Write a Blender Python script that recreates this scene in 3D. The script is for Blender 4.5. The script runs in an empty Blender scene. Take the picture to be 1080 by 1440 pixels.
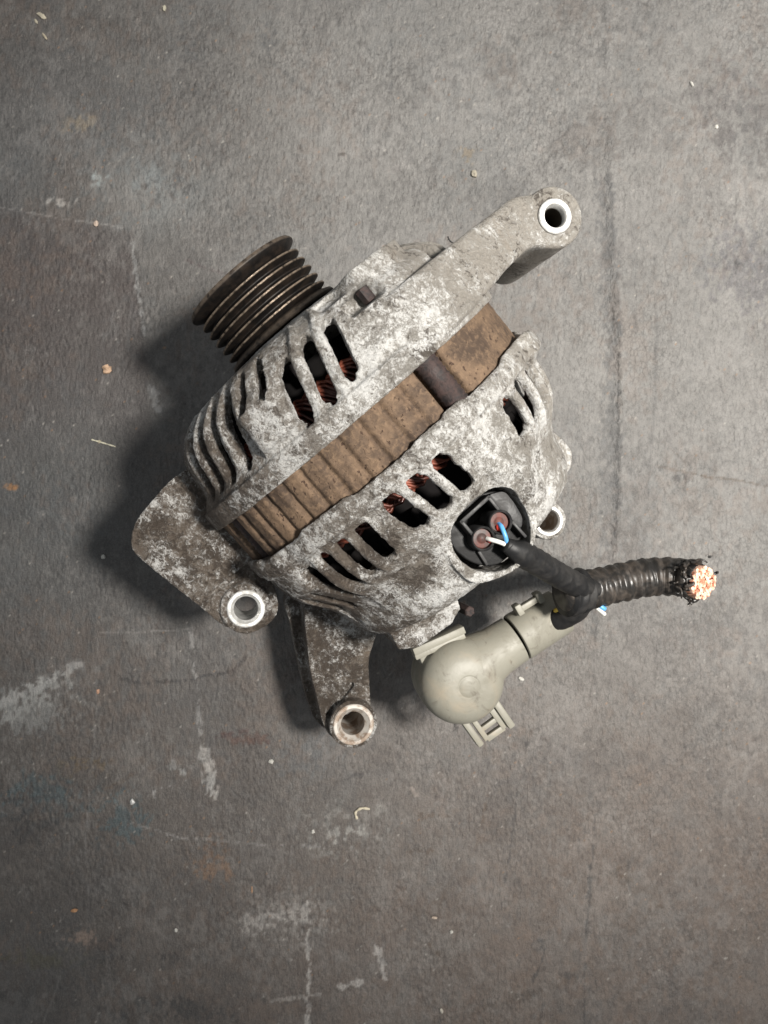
import bpy, bmesh, math, random
import numpy as np
from mathutils import Vector, Matrix, noise as mnoise

random.seed(7)
rng = np.random.default_rng(7)
C = bpy.context.scene
COL = C.collection
MM = 0.001

# ------------------------------------------------------------------ camera
cam = bpy.data.cameras.new('camera')
cam.sensor_fit = 'VERTICAL'
cam.sensor_height = 36.0
cam.lens = 1081.0 / 1440.0 * 36.0
cam.clip_start = 0.01
cam.clip_end = 50.0
cam.dof.use_dof = True
cam.dof.focus_distance = 0.262
cam.dof.aperture_fstop = 26.0
cam_o = bpy.data.objects.new('camera', cam)
COL.objects.link(cam_o)
cam_o.location = (0, 0, 0.367)            # straight above, looking down
C.camera = cam_o

# ------------------------------------------------------------------ world and lamp (workshop interior)
world = bpy.data.worlds.new('World')
C.world = world
world.use_nodes = True
bg = world.node_tree.nodes['Background']
bg.inputs['Color'].default_value = (0.93, 0.97, 1.0, 1)
bg.inputs['Strength'].default_value = 0.35

def lamp(name, loc, target, power, radius, cone, col):
    l = bpy.data.lights.new(name, 'SPOT')
    l.shadow_soft_size = radius
    l.spot_size = math.radians(cone)
    l.spot_blend = 1.0
    l.energy = power
    l.color = col
    o = bpy.data.objects.new(name, l)
    COL.objects.link(o)
    o.location = loc
    o.rotation_euler = (Vector(target) - Vector(loc)).to_track_quat('-Z', 'Y').to_euler()
    return o
lamp('work_lamp', (0.40, 0.055, 0.88), (0.135, 0.085, 0.0), 88.0, 0.060, 53, (1.0, 0.955, 0.89))

C.view_settings.view_transform = 'Standard'
C.view_settings.look = 'None'
C.view_settings.exposure = 0.0
C.view_settings.gamma = 1.0
C.render.engine = 'CYCLES'
C.cycles.use_denoising = True
C.cycles.max_bounces = 6

# ------------------------------------------------------------------ node helpers
def mat(name):
    m = bpy.data.materials.new(name)
    m.use_nodes = True
    nt = m.node_tree
    return m, nt, nt.nodes['Principled BSDF']

class NB:
    def __init__(s, nt):
        s.nt = nt
        s.co = nt.nodes.new('ShaderNodeTexCoord').outputs['Object']
    def _in(s, n, k, v):
        if v is None: return
        if hasattr(v, 'is_linked') or isinstance(v, bpy.types.NodeSocket):
            s.nt.links.new(v, n.inputs[k])
        else:
            n.inputs[k].default_value = v
    def noise(s, scale, detail=4, rough=.6, dist=0, co=None, lac=2.0):
        n = s.nt.nodes.new('ShaderNodeTexNoise')
        s._in(n, 'Vector', co or s.co); s._in(n, 'Scale', scale); s._in(n, 'Detail', detail)
        s._in(n, 'Roughness', rough); s._in(n, 'Distortion', dist); s._in(n, 'Lacunarity', lac)
        return n.outputs['Fac']
    def vor(s, scale, feature='F1', co=None, rand=1.0, out='Distance'):
        n = s.nt.nodes.new('ShaderNodeTexVoronoi')
        n.feature = feature
        s._in(n, 'Vector', co or s.co); s._in(n, 'Scale', scale); s._in(n, 'Randomness', rand)
        return n.outputs[out]
    def ramp(s, f, a, b, va=0., vb=1., smooth=True):
        n = s.nt.nodes.new('ShaderNodeMapRange')
        n.interpolation_type = 'SMOOTHSTEP' if smooth else 'LINEAR'
        s._in(n, 'Value', f); s._in(n, 'From Min', a); s._in(n, 'From Max', b)
        s._in(n, 'To Min', va); s._in(n, 'To Max', vb)
        return n.outputs['Result']
    def math(s, op, a, b=None, c=None):
        n = s.nt.nodes.new('ShaderNodeMath'); n.operation = op
        s._in(n, 0, a); s._in(n, 1, b)
        if c is not None: s._in(n, 2, c)
        return n.outputs[0]
    def mix(s, f, a, b, mode='MIX'):
        n = s.nt.nodes.new('ShaderNodeMix'); n.data_type = 'RGBA'; n.blend_type = mode
        s._in(n, 0, f)
        s._in(n, 6, a if not isinstance(a, tuple) else (*a, 1)[:4])
        s._in(n, 7, b if not isinstance(b, tuple) else (*b, 1)[:4])
        return n.outputs[2]
    def sep(s, co=None):
        n = s.nt.nodes.new('ShaderNodeSeparateXYZ'); s.nt.links.new(co or s.co, n.inputs[0]); return n.outputs
    def mapping(s, scale=(1, 1, 1), rot=(0, 0, 0), loc=(0, 0, 0), co=None):
        n = s.nt.nodes.new('ShaderNodeMapping'); s.nt.links.new(co or s.co, n.inputs[0])
        n.inputs['Scale'].default_value = scale; n.inputs['Rotation'].default_value = rot
        n.inputs['Location'].default_value = loc
        return n.outputs[0]
    def bump(s, h, dist, strength=1., normal=None):
        n = s.nt.nodes.new('ShaderNodeBump'); s._in(n, 'Height', h); s._in(n, 'Distance', dist)
        s._in(n, 'Strength', strength)
        if normal is not None: s._in(n, 'Normal', normal)
        return n.outputs[0]
    def attr(s, name):
        n = s.nt.nodes.new('ShaderNodeAttribute'); n.attribute_name = name; return n.outputs

def setp(nt, p, **k):
    for key, v in k.items():
        key = key.replace('_', ' ')
        if isinstance(v, bpy.types.NodeSocket): nt.links.new(v, p.inputs[key])
        elif isinstance(v, tuple): p.inputs[key].default_value = (*v, 1) if len(v) == 3 and p.inputs[key].type == 'RGBA' else v
        else: p.inputs[key].default_value = v

# ---- corroded cast aluminium
def cast_aluminium(name, dirt=0.0):
    m, nt, p = mat(name); b = NB(nt)
    u, v, w = b.sep()[0], b.sep()[1], b.sep()[2]
    big = b.noise(34, 4, .6, .4)
    patch = b.noise(95, 5, .6, .5)
    mid = b.noise(260, 5, .65, .8)
    fine = b.noise(760, 6, .74, 1.2)
    grit = b.noise(1900, 3, .7, .4)
    # grime settled on the flank that hung lowest in the engine bay
    low = b.ramp(b.math('ADD', v, b.math('MULTIPLY', b.math('SUBTRACT', big, .5), .07)), -.058, .012, 1.0, 0.0)
    # density of the white oxide crust, then its broken fleck pattern
    dens = b.math('ADD', b.math('MULTIPLY', patch, .55), b.math('MULTIPLY', big, .45))
    dens = b.math('SUBTRACT', dens, b.math('MULTIPLY', low, .05 + dirt * .5))
    fleck = b.math('ADD', b.math('MULTIPLY', fine, .62), b.math('MULTIPLY', mid, .38))
    fleck = b.math('ADD', b.math('MULTIPLY', fleck, .72), b.math('MULTIPLY', dens, .55))
    clean = b.ramp(b.math('ADD', v, b.math('MULTIPLY', b.math('SUBTRACT', big, .5), .04)), .014, .052)
    fleck = b.math('SUBTRACT', fleck, b.math('MULTIPLY', clean, b.ramp(u, .0, .02, .05, .0)))
    white = b.ramp(fleck, .605, .705)
    thin = b.ramp(fleck, .53, .66)
    dk = b.math('ADD', b.math('MULTIPLY', b.noise(420, 6, .72, 1.0), .60), b.math('MULTIPLY', b.noise(80, 4, .6, .5), .50))
    dark = b.ramp(b.math('ADD', dk, b.math('MULTIPLY', low, .06 + dirt)), .575, .66)
    base = b.mix(b.noise(60, 4, .6), (.145, .132, .115), (.255, .24, .215))
    base = b.mix(b.math('MULTIPLY', low, .85), base, (.088, .065, .047) if dirt else (.098, .073, .054))
    base = b.mix(b.math('MULTIPLY', clean, .7), base, b.mix(b.noise(140, 5, .65), (.27, .245, .21), (.385, .355, .315)))
    c = b.mix(b.math('MULTIPLY', thin, b.ramp(low, 0, 1, .55, .30)), base, (.36, .345, .32))
    c = b.mix(b.math('MULTIPLY', dark, .80), c, (.045, .034, .026))
    c = b.mix(b.math('MULTIPLY', white, b.ramp(low, 0, 1, .95, .80)), c, b.mix(b.noise(120, 3), (.44, .435, .42), (.66, .655, .635)))
    stain = b.ramp(b.noise(52, 5, .6, .5), .60, .74)
    c = b.mix(b.math('MULTIPLY', stain, .30), c, (.23, .165, .105))
    c = b.mix(b.ramp(grit, .55, .75, 0, .25), c, (.05, .042, .035))
    h = b.math('ADD', b.math('MULTIPLY', fine, 1.0), b.math('MULTIPLY', mid, .9))
    h = b.math('ADD', h, b.math('MULTIPLY', grit, .35))
    setp(nt, p, Base_Color=c, Roughness=b.ramp(white, 0, 1, .50, .85), Metallic=b.ramp(white, 0, 1, .18, .0),
         Normal=b.bump(h, .0013, .95))
    return m

M = {}
M['cast'] = cast_aluminium('corroded_cast_aluminium')
M['cast_dirty'] = cast_aluminium('grimy_cast_aluminium', .03)

def simple(name, col, rough, metal=0., var=.25, scale=200, bumpd=.0002, col2=None, lo=.35, hi=.65):
    m, nt, p = mat(name); b = NB(nt)
    n = b.noise(scale, 6, .65, .4)
    c2 = col2 or tuple(x * (1 - var) for x in col)
    c = b.mix(b.ramp(n, lo, hi), c2, col)
    setp(nt, p, Base_Color=c, Roughness=b.ramp(b.noise(scale * .5, 4), .3, .7, max(0, rough - .1), min(1, rough + .1)),
         Metallic=metal, Normal=b.bump(n, bumpd, .6))
    return m

def rusty(name):
    m, nt, p = mat(name); b = NB(nt)
    big = b.noise(70, 5, .65, .5); fine = b.noise(500, 6, .7, .5)
    c = b.mix(b.ramp(big, .38, .62), (.049, .031, .020), (.128, .083, .051))
    c = b.mix(b.math('MULTIPLY', b.ramp(fine, .45, .7), .45), c, (.25, .165, .10))
    pit = b.ramp(b.math('ADD', b.math('MULTIPLY', b.noise(620, 3, .5), .7), b.math('MULTIPLY', big, .35)), .625, .69)
    c = b.mix(pit, c, (.050, .027, .016))
    setp(nt, p, Base_Color=c, Roughness=.82, Metallic=.05,
         Normal=b.bump(b.math('SUBTRACT', fine, b.math('MULTIPLY', pit, .8)), .0007, .8))
    return m
M['rust'] = rusty('rusted_laminated_steel')
M['bolt'] = simple('dark_rusted_bolt_steel', (.040, .023, .020), .75, 0, col2=(.010, .007, .007), scale=420, bumpd=.0008)
M['dark'] = simple('black_interior_steel', (.007, .006, .006), .9, 0, scale=120)
M['dark'].node_tree.nodes['Principled BSDF'].inputs['Specular IOR Level'].default_value = .15
M['machined'] = simple('machined_aluminium_face', (.70, .70, .68), .34, .4, col2=(.44, .43, .41), scale=330, bumpd=.0001)
M['machined_rust'] = simple('stained_bushing_steel', (.47, .44, .40), .50, .25, col2=(.24, .18, .135), scale=190, bumpd=.0003, lo=.40, hi=.58)
M['bore'] = simple('dark_threaded_bore', (.07, .058, .045), .5, .4, scale=300)

def copper_mat():
    m, nt, p = mat('varnished_copper_wire'); b = NB(nt)
    c = b.mix(b.ramp(b.noise(160, 3), .4, .65), (.055, .014, .009), (.20, .056, .032))
    setp(nt, p, Base_Color=c, Roughness=.4, Metallic=.3, Coat_Weight=.2)
    return m
M['copper'] = copper_mat()
def strand_mat():
    m, nt, p = mat('bright_cut_copper'); b = NB(nt)
    c = b.mix(b.ramp(b.noise(480, 3), .38, .60), (.50, .21, .13), (1.0, .68, .52))
    setp(nt, p, Base_Color=c, Roughness=.38, Metallic=.35)
    return m
M['strand'] = strand_mat()

def pulley_mat():
    m, nt, p = mat('oxidised_pulley_steel'); b = NB(nt)
    n = b.noise(210, 5, .65, .3)
    c = b.mix(b.ramp(n, .35, .7), (.004, .0033, .003), (.017, .012, .009))
    r = b.attr('crest')[2]
    c = b.mix(b.math('MULTIPLY', r, b.ramp(b.noise(420, 4, .6), .25, .6)), c, (.21, .165, .125))
    tan = b.ramp(b.noise(120, 4), .55, .68)
    c = b.mix(b.math('MULTIPLY', tan, .12), c, (.06, .042, .026))
    setp(nt, p, Base_Color=c, Roughness=b.ramp(r, 0, 1, .55, .36), Metallic=b.ramp(r, 0, 1, .0, .5), Specular_IOR_Level=.3, Normal=b.bump(b.noise(700, 4, .6), .0003, .6))
    return m
M['pulley'] = pulley_mat()

def plastic(name, col, rough, dust, dustamt, scale=110, spots=False, spec=.5):
    m, nt, p = mat(name); b = NB(nt)
    d = b.ramp(b.noise(scale, 6, .68, .6), .42, .72)
    c = b.mix(b.math('MULTIPLY', d, dustamt), col, dust)
    if spots:
        s = b.ramp(b.noise(130, 5, .62, .8), .58, .74)
        c = b.mix(b.math('MULTIPLY', s, .75), c, (.075, .06, .045))
        s2 = b.ramp(b.noise(45, 4, .6, .8), .50, .75)
        c = b.mix(b.math('MULTIPLY', s2, .35), c, (.36, .28, .19))
    setp(nt, p, Base_Color=c, Specular_IOR_Level=spec, Roughness=b.ramp(d, 0, 1, rough, min(1, rough + .25)), Normal=b.bump(b.noise(800, 4, .6), .00012, .6))
    return m
M['black_plastic'] = plastic('black_connector_plastic', (.008, .008, .0085), .45, (.030, .029, .028), .35, spec=.18)
M['rim_plastic'] = plastic('scuffed_connector_rim', (.016, .016, .0165), .45, (.075, .072, .070), .45, 200, spec=.3)
M['tape'] = plastic('black_wrapping_tape', (.010, .010, .0105), .50, (.055, .050, .045), .35, 150, spec=.3)
M['conduit'] = plastic('dusty_black_conduit', (.013, .012, .011), .36, (.085, .066, .052), .60, 170)
M['boot'] = plastic('greyish_beige_plastic', (.215, .206, .170), .50, (.150, .140, .110), .6, 60, True)
M['seal'] = simple('rusty_red_seal', (.105, .030, .022), .6, 0, col2=(.035, .022, .019), scale=260)
M['seal_red'] = simple('red_wire_seal', (.55, .04, .025), .45, 0, scale=260)
M['blue'] = simple('blue_wire_insulation', (.10, .34, .66), .4, 0, scale=260)
M['white'] = simple('white_wire_insulation', (.68, .68, .64), .45, 0, scale=260)
M['yellow'] = simple('yellow_wire_insulation', (.62, .43, .03), .45, 0, scale=260)

# ------------------------------------------------------------------ mesh helpers (millimetres in, metres out)
def link(name, me, material=None, parent=None, smooth=True):
    if material is not None and len(me.materials) == 0: me.materials.append(material)
    o = bpy.data.objects.new(name, me)
    COL.objects.link(o)
    if parent is not None: o.parent = parent
    if smooth: me.polygons.foreach_set('use_smooth', [True] * len(me.polygons))
    return o

def obj(name, bm, material, parent=None, smooth=True, scale=MM, angle=None):
    bmesh.ops.scale(bm, vec=(scale,) * 3, verts=bm.verts)
    bmesh.ops.recalc_face_normals(bm, faces=bm.faces)
    me = bpy.data.meshes.new(name)
    bm.to_mesh(me); bm.free()
    o = link(name, me, material, parent, smooth)
    if angle is not None:
        sharp(me, angle)
    return o

def sharp(me, angle):
    bm = bmesh.new(); bm.from_mesh(me)
    a = math.radians(angle)
    for e in bm.edges:
        if len(e.link_faces) == 2 and e.calc_face_angle(0) > a: e.smooth = False
    bm.to_mesh(me); bm.free()

def empty(name, loc, label, cat, rot=None, group=None):
    o = bpy.data.objects.new(name, None)
    o.empty_display_size = .01
    COL.objects.link(o)
    o.location = loc
    if rot is not None: o.rotation_euler = rot
    o['label'] = label; o['category'] = cat
    if group: o['group'] = group
    return o

def baked(bm, mods):
    """run modifiers on a bmesh (millimetres) and return the resulting bmesh"""
    me = bpy.data.meshes.new('tmp'); bm.to_mesh(me); bm.free()
    o = bpy.data.objects.new('tmp', me); COL.objects.link(o)
    for t, kw in mods:
        md = o.modifiers.new(t, t)
        for k, v in kw.items(): setattr(md, k, v)
    dg = bpy.context.evaluated_depsgraph_get()
    me2 = bpy.data.meshes.new_from_object(o.evaluated_get(dg))
    r = bmesh.new(); r.from_mesh(me2)
    bpy.data.objects.remove(o); bpy.data.meshes.remove(me); bpy.data.meshes.remove(me2)
    return r

def cut(bm, cutters, op='DIFFERENCE'):
    for c in cutters:
        bmesh.ops.recalc_face_normals(bm, faces=bm.faces)
        bmesh.ops.recalc_face_normals(c, faces=c.faces)
        me = bpy.data.meshes.new('cut'); c.to_mesh(me); c.free()
        o = bpy.data.objects.new('cut', me); COL.objects.link(o)
        bm = baked(bm, [('BOOLEAN', dict(object=o, operation=op, solver='EXACT'))])
        bpy.data.objects.remove(o); bpy.data.meshes.remove(me)
    return bm

def merge(dst, src):
    me = bpy.data.meshes.new('m'); src.to_mesh(me); src.free()
    dst.from_mesh(me); bpy.data.meshes.remove(me)
    return dst

def basis(d):
    d = Vector(d).normalized()
    a = Vector((0, 0, 1)) if abs(d.z) < .9 else Vector((1, 0, 0))
    x = d.cross(a).normalized(); y = d.cross(x).normalized()
    return d, x, y

def add_cyl(bm, p0, p1, r0, r1=None, n=40, cap=True):
    p0, p1 = Vector(p0), Vector(p1); r1 = r0 if r1 is None else r1
    d, x, y = basis(p1 - p0)
    A, B = [], []
    for i in range(n):
        t = 2 * math.pi * i / n; q = x * math.cos(t) + y * math.sin(t)
        A.append(bm.verts.new(p0 + q * r0)); B.append(bm.verts.new(p1 + q * r1))
    for i in range(n):
        j = (i + 1) % n; bm.faces.new((A[i], A[j], B[j], B[i]))
    if cap:
        bm.faces.new(A[::-1]); bm.faces.new(B)
    return bm

def add_lathe(bm, prof, p0, d, n=64, closed=False, capends=False, attr=None):
    """prof: list of (along, radius) about axis p0 + t*d"""
    p0 = Vector(p0); d, x, y = basis(d)
    rings = []
    for (a, r) in prof:
        rings.append([bm.verts.new(p0 + d * a + (x * math.cos(2 * math.pi * i / n) + y * math.sin(2 * math.pi * i / n)) * r) for i in range(n)])
    m = len(rings)
    for k in range(m if closed else m - 1):
        R, S = rings[k], rings[(k + 1) % m]
        for i in range(n):
            j = (i + 1) % n; bm.faces.new((R[i], R[j], S[j], S[i]))
    if capends and not closed:
        bm.faces.new(rings[0][::-1]); bm.faces.new(rings[-1])
    return rings

def add_prism(bm, pts, w0, w1, inset=0.):
    """pts (u, v) outline; w0/w1 numbers or functions of (u, v)"""
    f0 = w0 if callable(w0) else (lambda a, c: w0)
    f1 = w1 if callable(w1) else (lambda a, c: w1)
    A = [bm.verts.new((a, c, f0(a, c))) for a, c in pts]
    B = [bm.verts.new((a, c, f1(a, c))) for a, c in pts]
    n = len(pts)
    for i in range(n):
        j = (i + 1) % n; bm.faces.new((A[i], A[j], B[j], B[i]))
    bm.faces.new(A[::-1]); bm.faces.new(B)
    return bm

def add_box(bm, c, ax, ay, az):
    """centre and three half-axis vectors"""
    c, ax, ay, az = map(Vector, (c, ax, ay, az))
    V = [bm.verts.new(c + ax * i + ay * j + az * k) for i in (-1, 1) for j in (-1, 1) for k in (-1, 1)]
    for q in ((0, 1, 3, 2), (4, 6, 7, 5), (0, 4, 5, 1), (2, 3, 7, 6), (0, 2, 6, 4), (1, 5, 7, 3)):
        bm.faces.new([V[i] for i in q])
    return bm

def round_poly(pts, r, n=5):
    """round the corners of a polygon"""
    out = []
    N = len(pts)
    for i in range(N):
        p = Vector(pts[i]).to_2d(); a = Vector(pts[i - 1]).to_2d(); b = Vector(pts[(i + 1) % N]).to_2d()
        da, db = (a - p), (b - p)
        k = min(r, da.length * .45, db.length * .45)
        s, e = p + da.normalized() * k, p + db.normalized() * k
        for t in range(n + 1):
            t /= n
            q = s * (1 - t) ** 2 + p * 2 * t * (1 - t) + e * t * t
            out.append((q.x, q.y))
    return out

def spline(pts, n):
    """Catmull-Rom through points (any dimension)"""
    P = [np.array(p, float) for p in pts]
    P = [2 * P[0] - P[1]] + P + [2 * P[-1] - P[-2]]
    out = []
    seg = len(P) - 3
    for k in range(n + 1):
        s = k / n * seg; i = min(int(s), seg - 1); t = s - i
        a, b, c, d = P[i:i + 4]
        out.append(.5 * ((2 * b) + (-a + c) * t + (2 * a - 5 * b + 4 * c - d) * t * t + (-a + 3 * b - 3 * c + d) * t ** 3))
    return out

def add_tube(bm, pts, rad, n=12, cap=True):
    """rad: number, or function (k, angle) -> radius"""
    pts = [Vector(p[:3]) for p in pts]
    prev = None; rings = []
    for k, p in enumerate(pts):
        d = (pts[min(k + 1, len(pts) - 1)] - pts[max(k - 1, 0)]).normalized()
        if prev is None: _, x, y = basis(d)
        else:
            x = (prev - d * prev.dot(d)).normalized(); y = d.cross(x).normalized()
        prev = x
        ring = []
        for i in range(n):
            t = 2 * math.pi * i / n
            r = rad(k, t) if callable(rad) else rad
            ring.append(bm.verts.new(p + (x * math.cos(t) + y * math.sin(t)) * r))
        rings.append(ring)
    for k in range(len(rings) - 1):
        for i in range(n):
            j = (i + 1) % n
            bm.faces.new((rings[k][i], rings[k][j], rings[k + 1][j], rings[k + 1][i]))
    if cap:
        bm.faces.new(rings[0][::-1]); bm.faces.new(rings[-1])
    return rings

def ss(a, b, x):
    t = min(1, max(0, (x - a) / (b - a))); return t * t * (3 - 2 * t)

def gauss(x, c, s): return math.exp(-((x - c) / s) ** 2)

# ------------------------------------------------------------------ frames
PITCH, ROLL = 9.0, 7.0
u0 = Vector((.664, -.747, 0)).normalized(); v0 = Vector((-u0.y, u0.x, 0))
wv = (Vector((0, 0, 1)) + u0 * math.tan(math.radians(PITCH)) + v0 * math.tan(math.radians(ROLL))).normalized()
uv = (u0 - wv * u0.dot(wv)).normalized(); vv = wv.cross(uv)
ROT = Matrix((uv, vv, wv)).transposed()
ORI = Vector((-6.4829, 30.7937, 75.0))
EUL = ROT.to_euler()
def to_world(p): return ORI + ROT @ Vector(p)

def polar(u, th, r):
    t = math.radians(th); return (u, r * math.sin(t), r * math.cos(t))

# ------------------------------------------------------------------ housing shells
def shell(prof_o, prof_i, slots, extra, ncol=480, shear=None):
    """prof_*: (u, r) lists of equal length, resampled rows; slots: (th0, th1, u0, u1); extra(th, u, r) -> (du, dr)"""
    bm = bmesh.new()
    nr = len(prof_o)
    def make(prof, ex):
        V = []
        for k, (u, r) in enumerate(prof):
            ring = []
            for i in range(ncol):
                th = -180 + 360 * i / ncol
                tt = th + (shear(prof_o[k][0]) if shear else 0)
                du, dr = extra(tt, prof_o[k][0], prof_o[k][1])
                if not ex: du, dr = 0, min(0, dr)
                ring.append(bm.verts.new(polar(u + du, tt, r + dr)))
            V.append(ring)
        return V
    A, B = make(prof_o, True), make(prof_i, False)
    def open_(k, i):
        um = .5 * (prof_o[k][0] + prof_o[k + 1][0]); th = -180 + 360 * (i + .5) / ncol
        for sl in slots:
            a, b_, ua, ub = sl[:4]
            if ua <= um <= ub:
                t = (um - ua) / (ub - ua)
                c = (a + b_) / 2 + (sl[4] * (t - .5) if len(sl) > 4 else 0)
                bow = sl[5] * (1 - (2 * t - 1) ** 2) if len(sl) > 5 else 0
                h = (b_ - a) / 2 * (1 - abs(2 * t - 1) ** 8) ** .5
                if c - h + bow <= th <= c + h + bow * .3: return True
        return False
    O = [[open_(k, i) for i in range(ncol)] for k in range(nr - 1)]
    for k in range(nr - 1):
        for i in range(ncol):
            if O[k][i]: continue
            j = (i + 1) % ncol
            bm.faces.new((A[k][i], A[k][j], A[k + 1][j], A[k + 1][i]))
            bm.faces.new((B[k][i], B[k + 1][i], B[k + 1][j], B[k][j]))
            if k == 0 or O[k - 1][i]: bm.faces.new((A[k][i], B[k][i], B[k][j], A[k][j]))
            if k == nr - 2 or O[k + 1][i]: bm.faces.new((A[k + 1][i], A[k + 1][j], B[k + 1][j], B[k + 1][i]))
            if O[k][j]: bm.faces.new((A[k][j], B[k][j], B[k + 1][j], A[k + 1][j]))
            if O[k][i - 1]: bm.faces.new((A[k][i], A[k + 1][i], B[k + 1][i], B[k][i]))
    return bm

def resample(pts, step):
    out = []
    for (a, b) in zip(pts[:-1], pts[1:]):
        n = max(1, int(round(math.dist(a, b) / step)))
        out += [(a[0] + (b[0] - a[0]) * t / n, a[1] + (b[1] - a[1]) * t / n) for t in range(n)]
    return out + [pts[-1]]

def inward(prof, t):
    P = [Vector(p) for p in prof]; out = []
    for k, p in enumerate(P):
        d = (P[min(k + 1, len(P) - 1)] - P[max(k - 1, 0)]).normalized()
        nrm = Vector((-d.y, d.x))
        q = p + nrm * t
        out.append((q.x, max(q.y, 1)))
    return out

def cast_finish(bm, voxel, parent, name, material, seed=0):
    bm = baked(bm, [('REMESH', dict(mode='VOXEL', voxel_size=voxel)), ('SMOOTH', dict(factor=.5, iterations=1))])
    bm.normal_update()
    off = Vector((seed * 17.3, 3.1, 9.7))
    for v in bm.verts:
        p = v.co
        a = mnoise.noise(p * .13 + off) * .16 + mnoise.noise(p * .42 + off) * .10 + mnoise.noise(p * 1.1 + off) * .17
        v.co = p + v.normal * a * (1 - .55 * ss(30, 50, p.y))
    return obj(name, bm, material, parent)

# ------------------------------------------------------------------ alternator
alt = empty('alternator', to_world((0, 0, 0)) * MM,
            'corroded aluminium car alternator with ribbed pulley and rusty core on the grey mat', 'alternator', EUL)

# ---- front housing
pf = [(-8.3, 66.3), (-13, 66.5), (-15.4, 66.3), (-16.0, 64.6), (-24, 63.4), (-30, 63.0), (-34, 61.8), (-37.5, 59.2), (-40.5, 55.6), (-42.6, 51), (-43.6, 46), (-44.1, 40), (-44.8, 30), (-46.4, 24), (-46.4, 9)]
pf = resample(pf, 1.6)
# the profile runs towards -u, so its inner side is on the other hand
pfi = [(min(u + 0.0, -8.3), r) for u, r in inward(pf, 3.8)]
pfi = [(min(a, -8.3) if k else -8.3, r) for k, (a, r) in enumerate(pfi)]
fslots = [(-20.4, -15.6, -36.5, -16.4, 0, -.8), (-12.0, -7.0, -37.5, -16.6, 0, -.9), (-4.2, 1.0, -37, -18.2, 0, -.9)]
fslots += [(-45, -40.4, -41, -17), (-53.8, -49.2, -41, -17), (-62, -57.4, -41, -17), (-70.4, -65.8, -41, -17), (-36, -32.4, -42, -31), (-28.4, -24.6, -42, -30.5)]
fslots += [(41.2, 48.2, -41.5, -24), (51.5, 57.5, -41, -24), (58.5, 64, -40, -26), (67, 72, -40, -20), (75, 80, -40, -20)]
fslots += [(a, a + 5, -38, -18) for a in range(84, 280, 9)]
fslots = [((q[0] + 180) % 360 - 180, (q[1] + 180) % 360 - 180, *q[2:]) for q in fslots]

def fextra(th, u, r):
    dr = 0.
    # fins to the left lie sunk below the lip
    s = ss(-16.2, -20, u) if u < 0 else 0
    s = ss(16.2, 20.5, -u)
    if th < -36 or th > 100: dr -= 2.6 * s * (1 - ss(38, 46, -u))
    # through-bolt boss
    for c in (-28.5, 118, -118):
        q = gauss(th, c, 8.8) ** 1
        q = ss(.25, .8, q)
        dr += 4.2 * q * s * (1 - ss(31, 36, -u))
    # solid cast area that carries the arm
    q = ss(2, 9, th) * (1 - ss(62, 72, th))
    dr += 2.0 * q * s * (1 - ss(36, 42, -u))
    # squared-off boss at the nose, beside the arm
    q = ss(13 if u < -38 else 20, 16 if u < -38 else 22.5, th) * (1 - ss(38, 40.5, th))
    if u > -43.0: dr += q * max(0, 61.5 - r - dr)
    # pocket by the upper bolt
    q = ss(6, 8.5, th) * (1 - ss(18.5, 20.5, th)) * ss(31.4, 32.2, -u) * (1 - ss(37.0, 37.8, -u))
    dr -= 9.0 * q
    q = ss(1.5, 4, th) * (1 - ss(11, 13, th)) * ss(38.4, 39.2, -u) * (1 - ss(41.5, 42.5, -u))
    dr -= 4.0 * q
    # shallow dints
    dr -= 1.0 * gauss(th, 8, 4) * gauss(u, -26, 4)
    return 0., dr

fshear = lambda u: -4.6 * ((min(-14, max(u, -40)) + 26) / 18)
front = shell(pf, pfi, fslots, fextra, shear=fshear)

# raised, curling ribs between the slots
def rib_tube(dst, prof, th, ua, ub, shear, r_, lift, curl=0.):
    us_ = np.linspace(ua, ub, 26); P = sorted(prof)
    pu_, pr_ = [p[0] for p in P], [p[1] for p in P]
    pts = []
    for k, u in enumerate(us_):
        t = k / 25
        pts.append(polar(u, th + shear(u) + curl * ss(-34, -42, u), float(np.interp(u, pu_, pr_)) + lift))
    add_tube(dst, [Vector(p) for p in pts], lambda k, a_: r_ * (.55 + .45 * math.sin(math.pi * min(1, max(0, k / 25 * .92 + .04))) ** .5), 12)
for th, lf in ((-13.7, .2), (-5.4, .2), (-38.2, -2.4), (-47.0, -2.6), (-55.5, -2.6), (-64.0, -2.6), (-72.6, -2.6), (50, -.6), (60.5, -.6)):
    rib_tube(front, pf, th, -42.0, -15.5, fshear, 1.95, lf - .9, 2.5)

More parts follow.
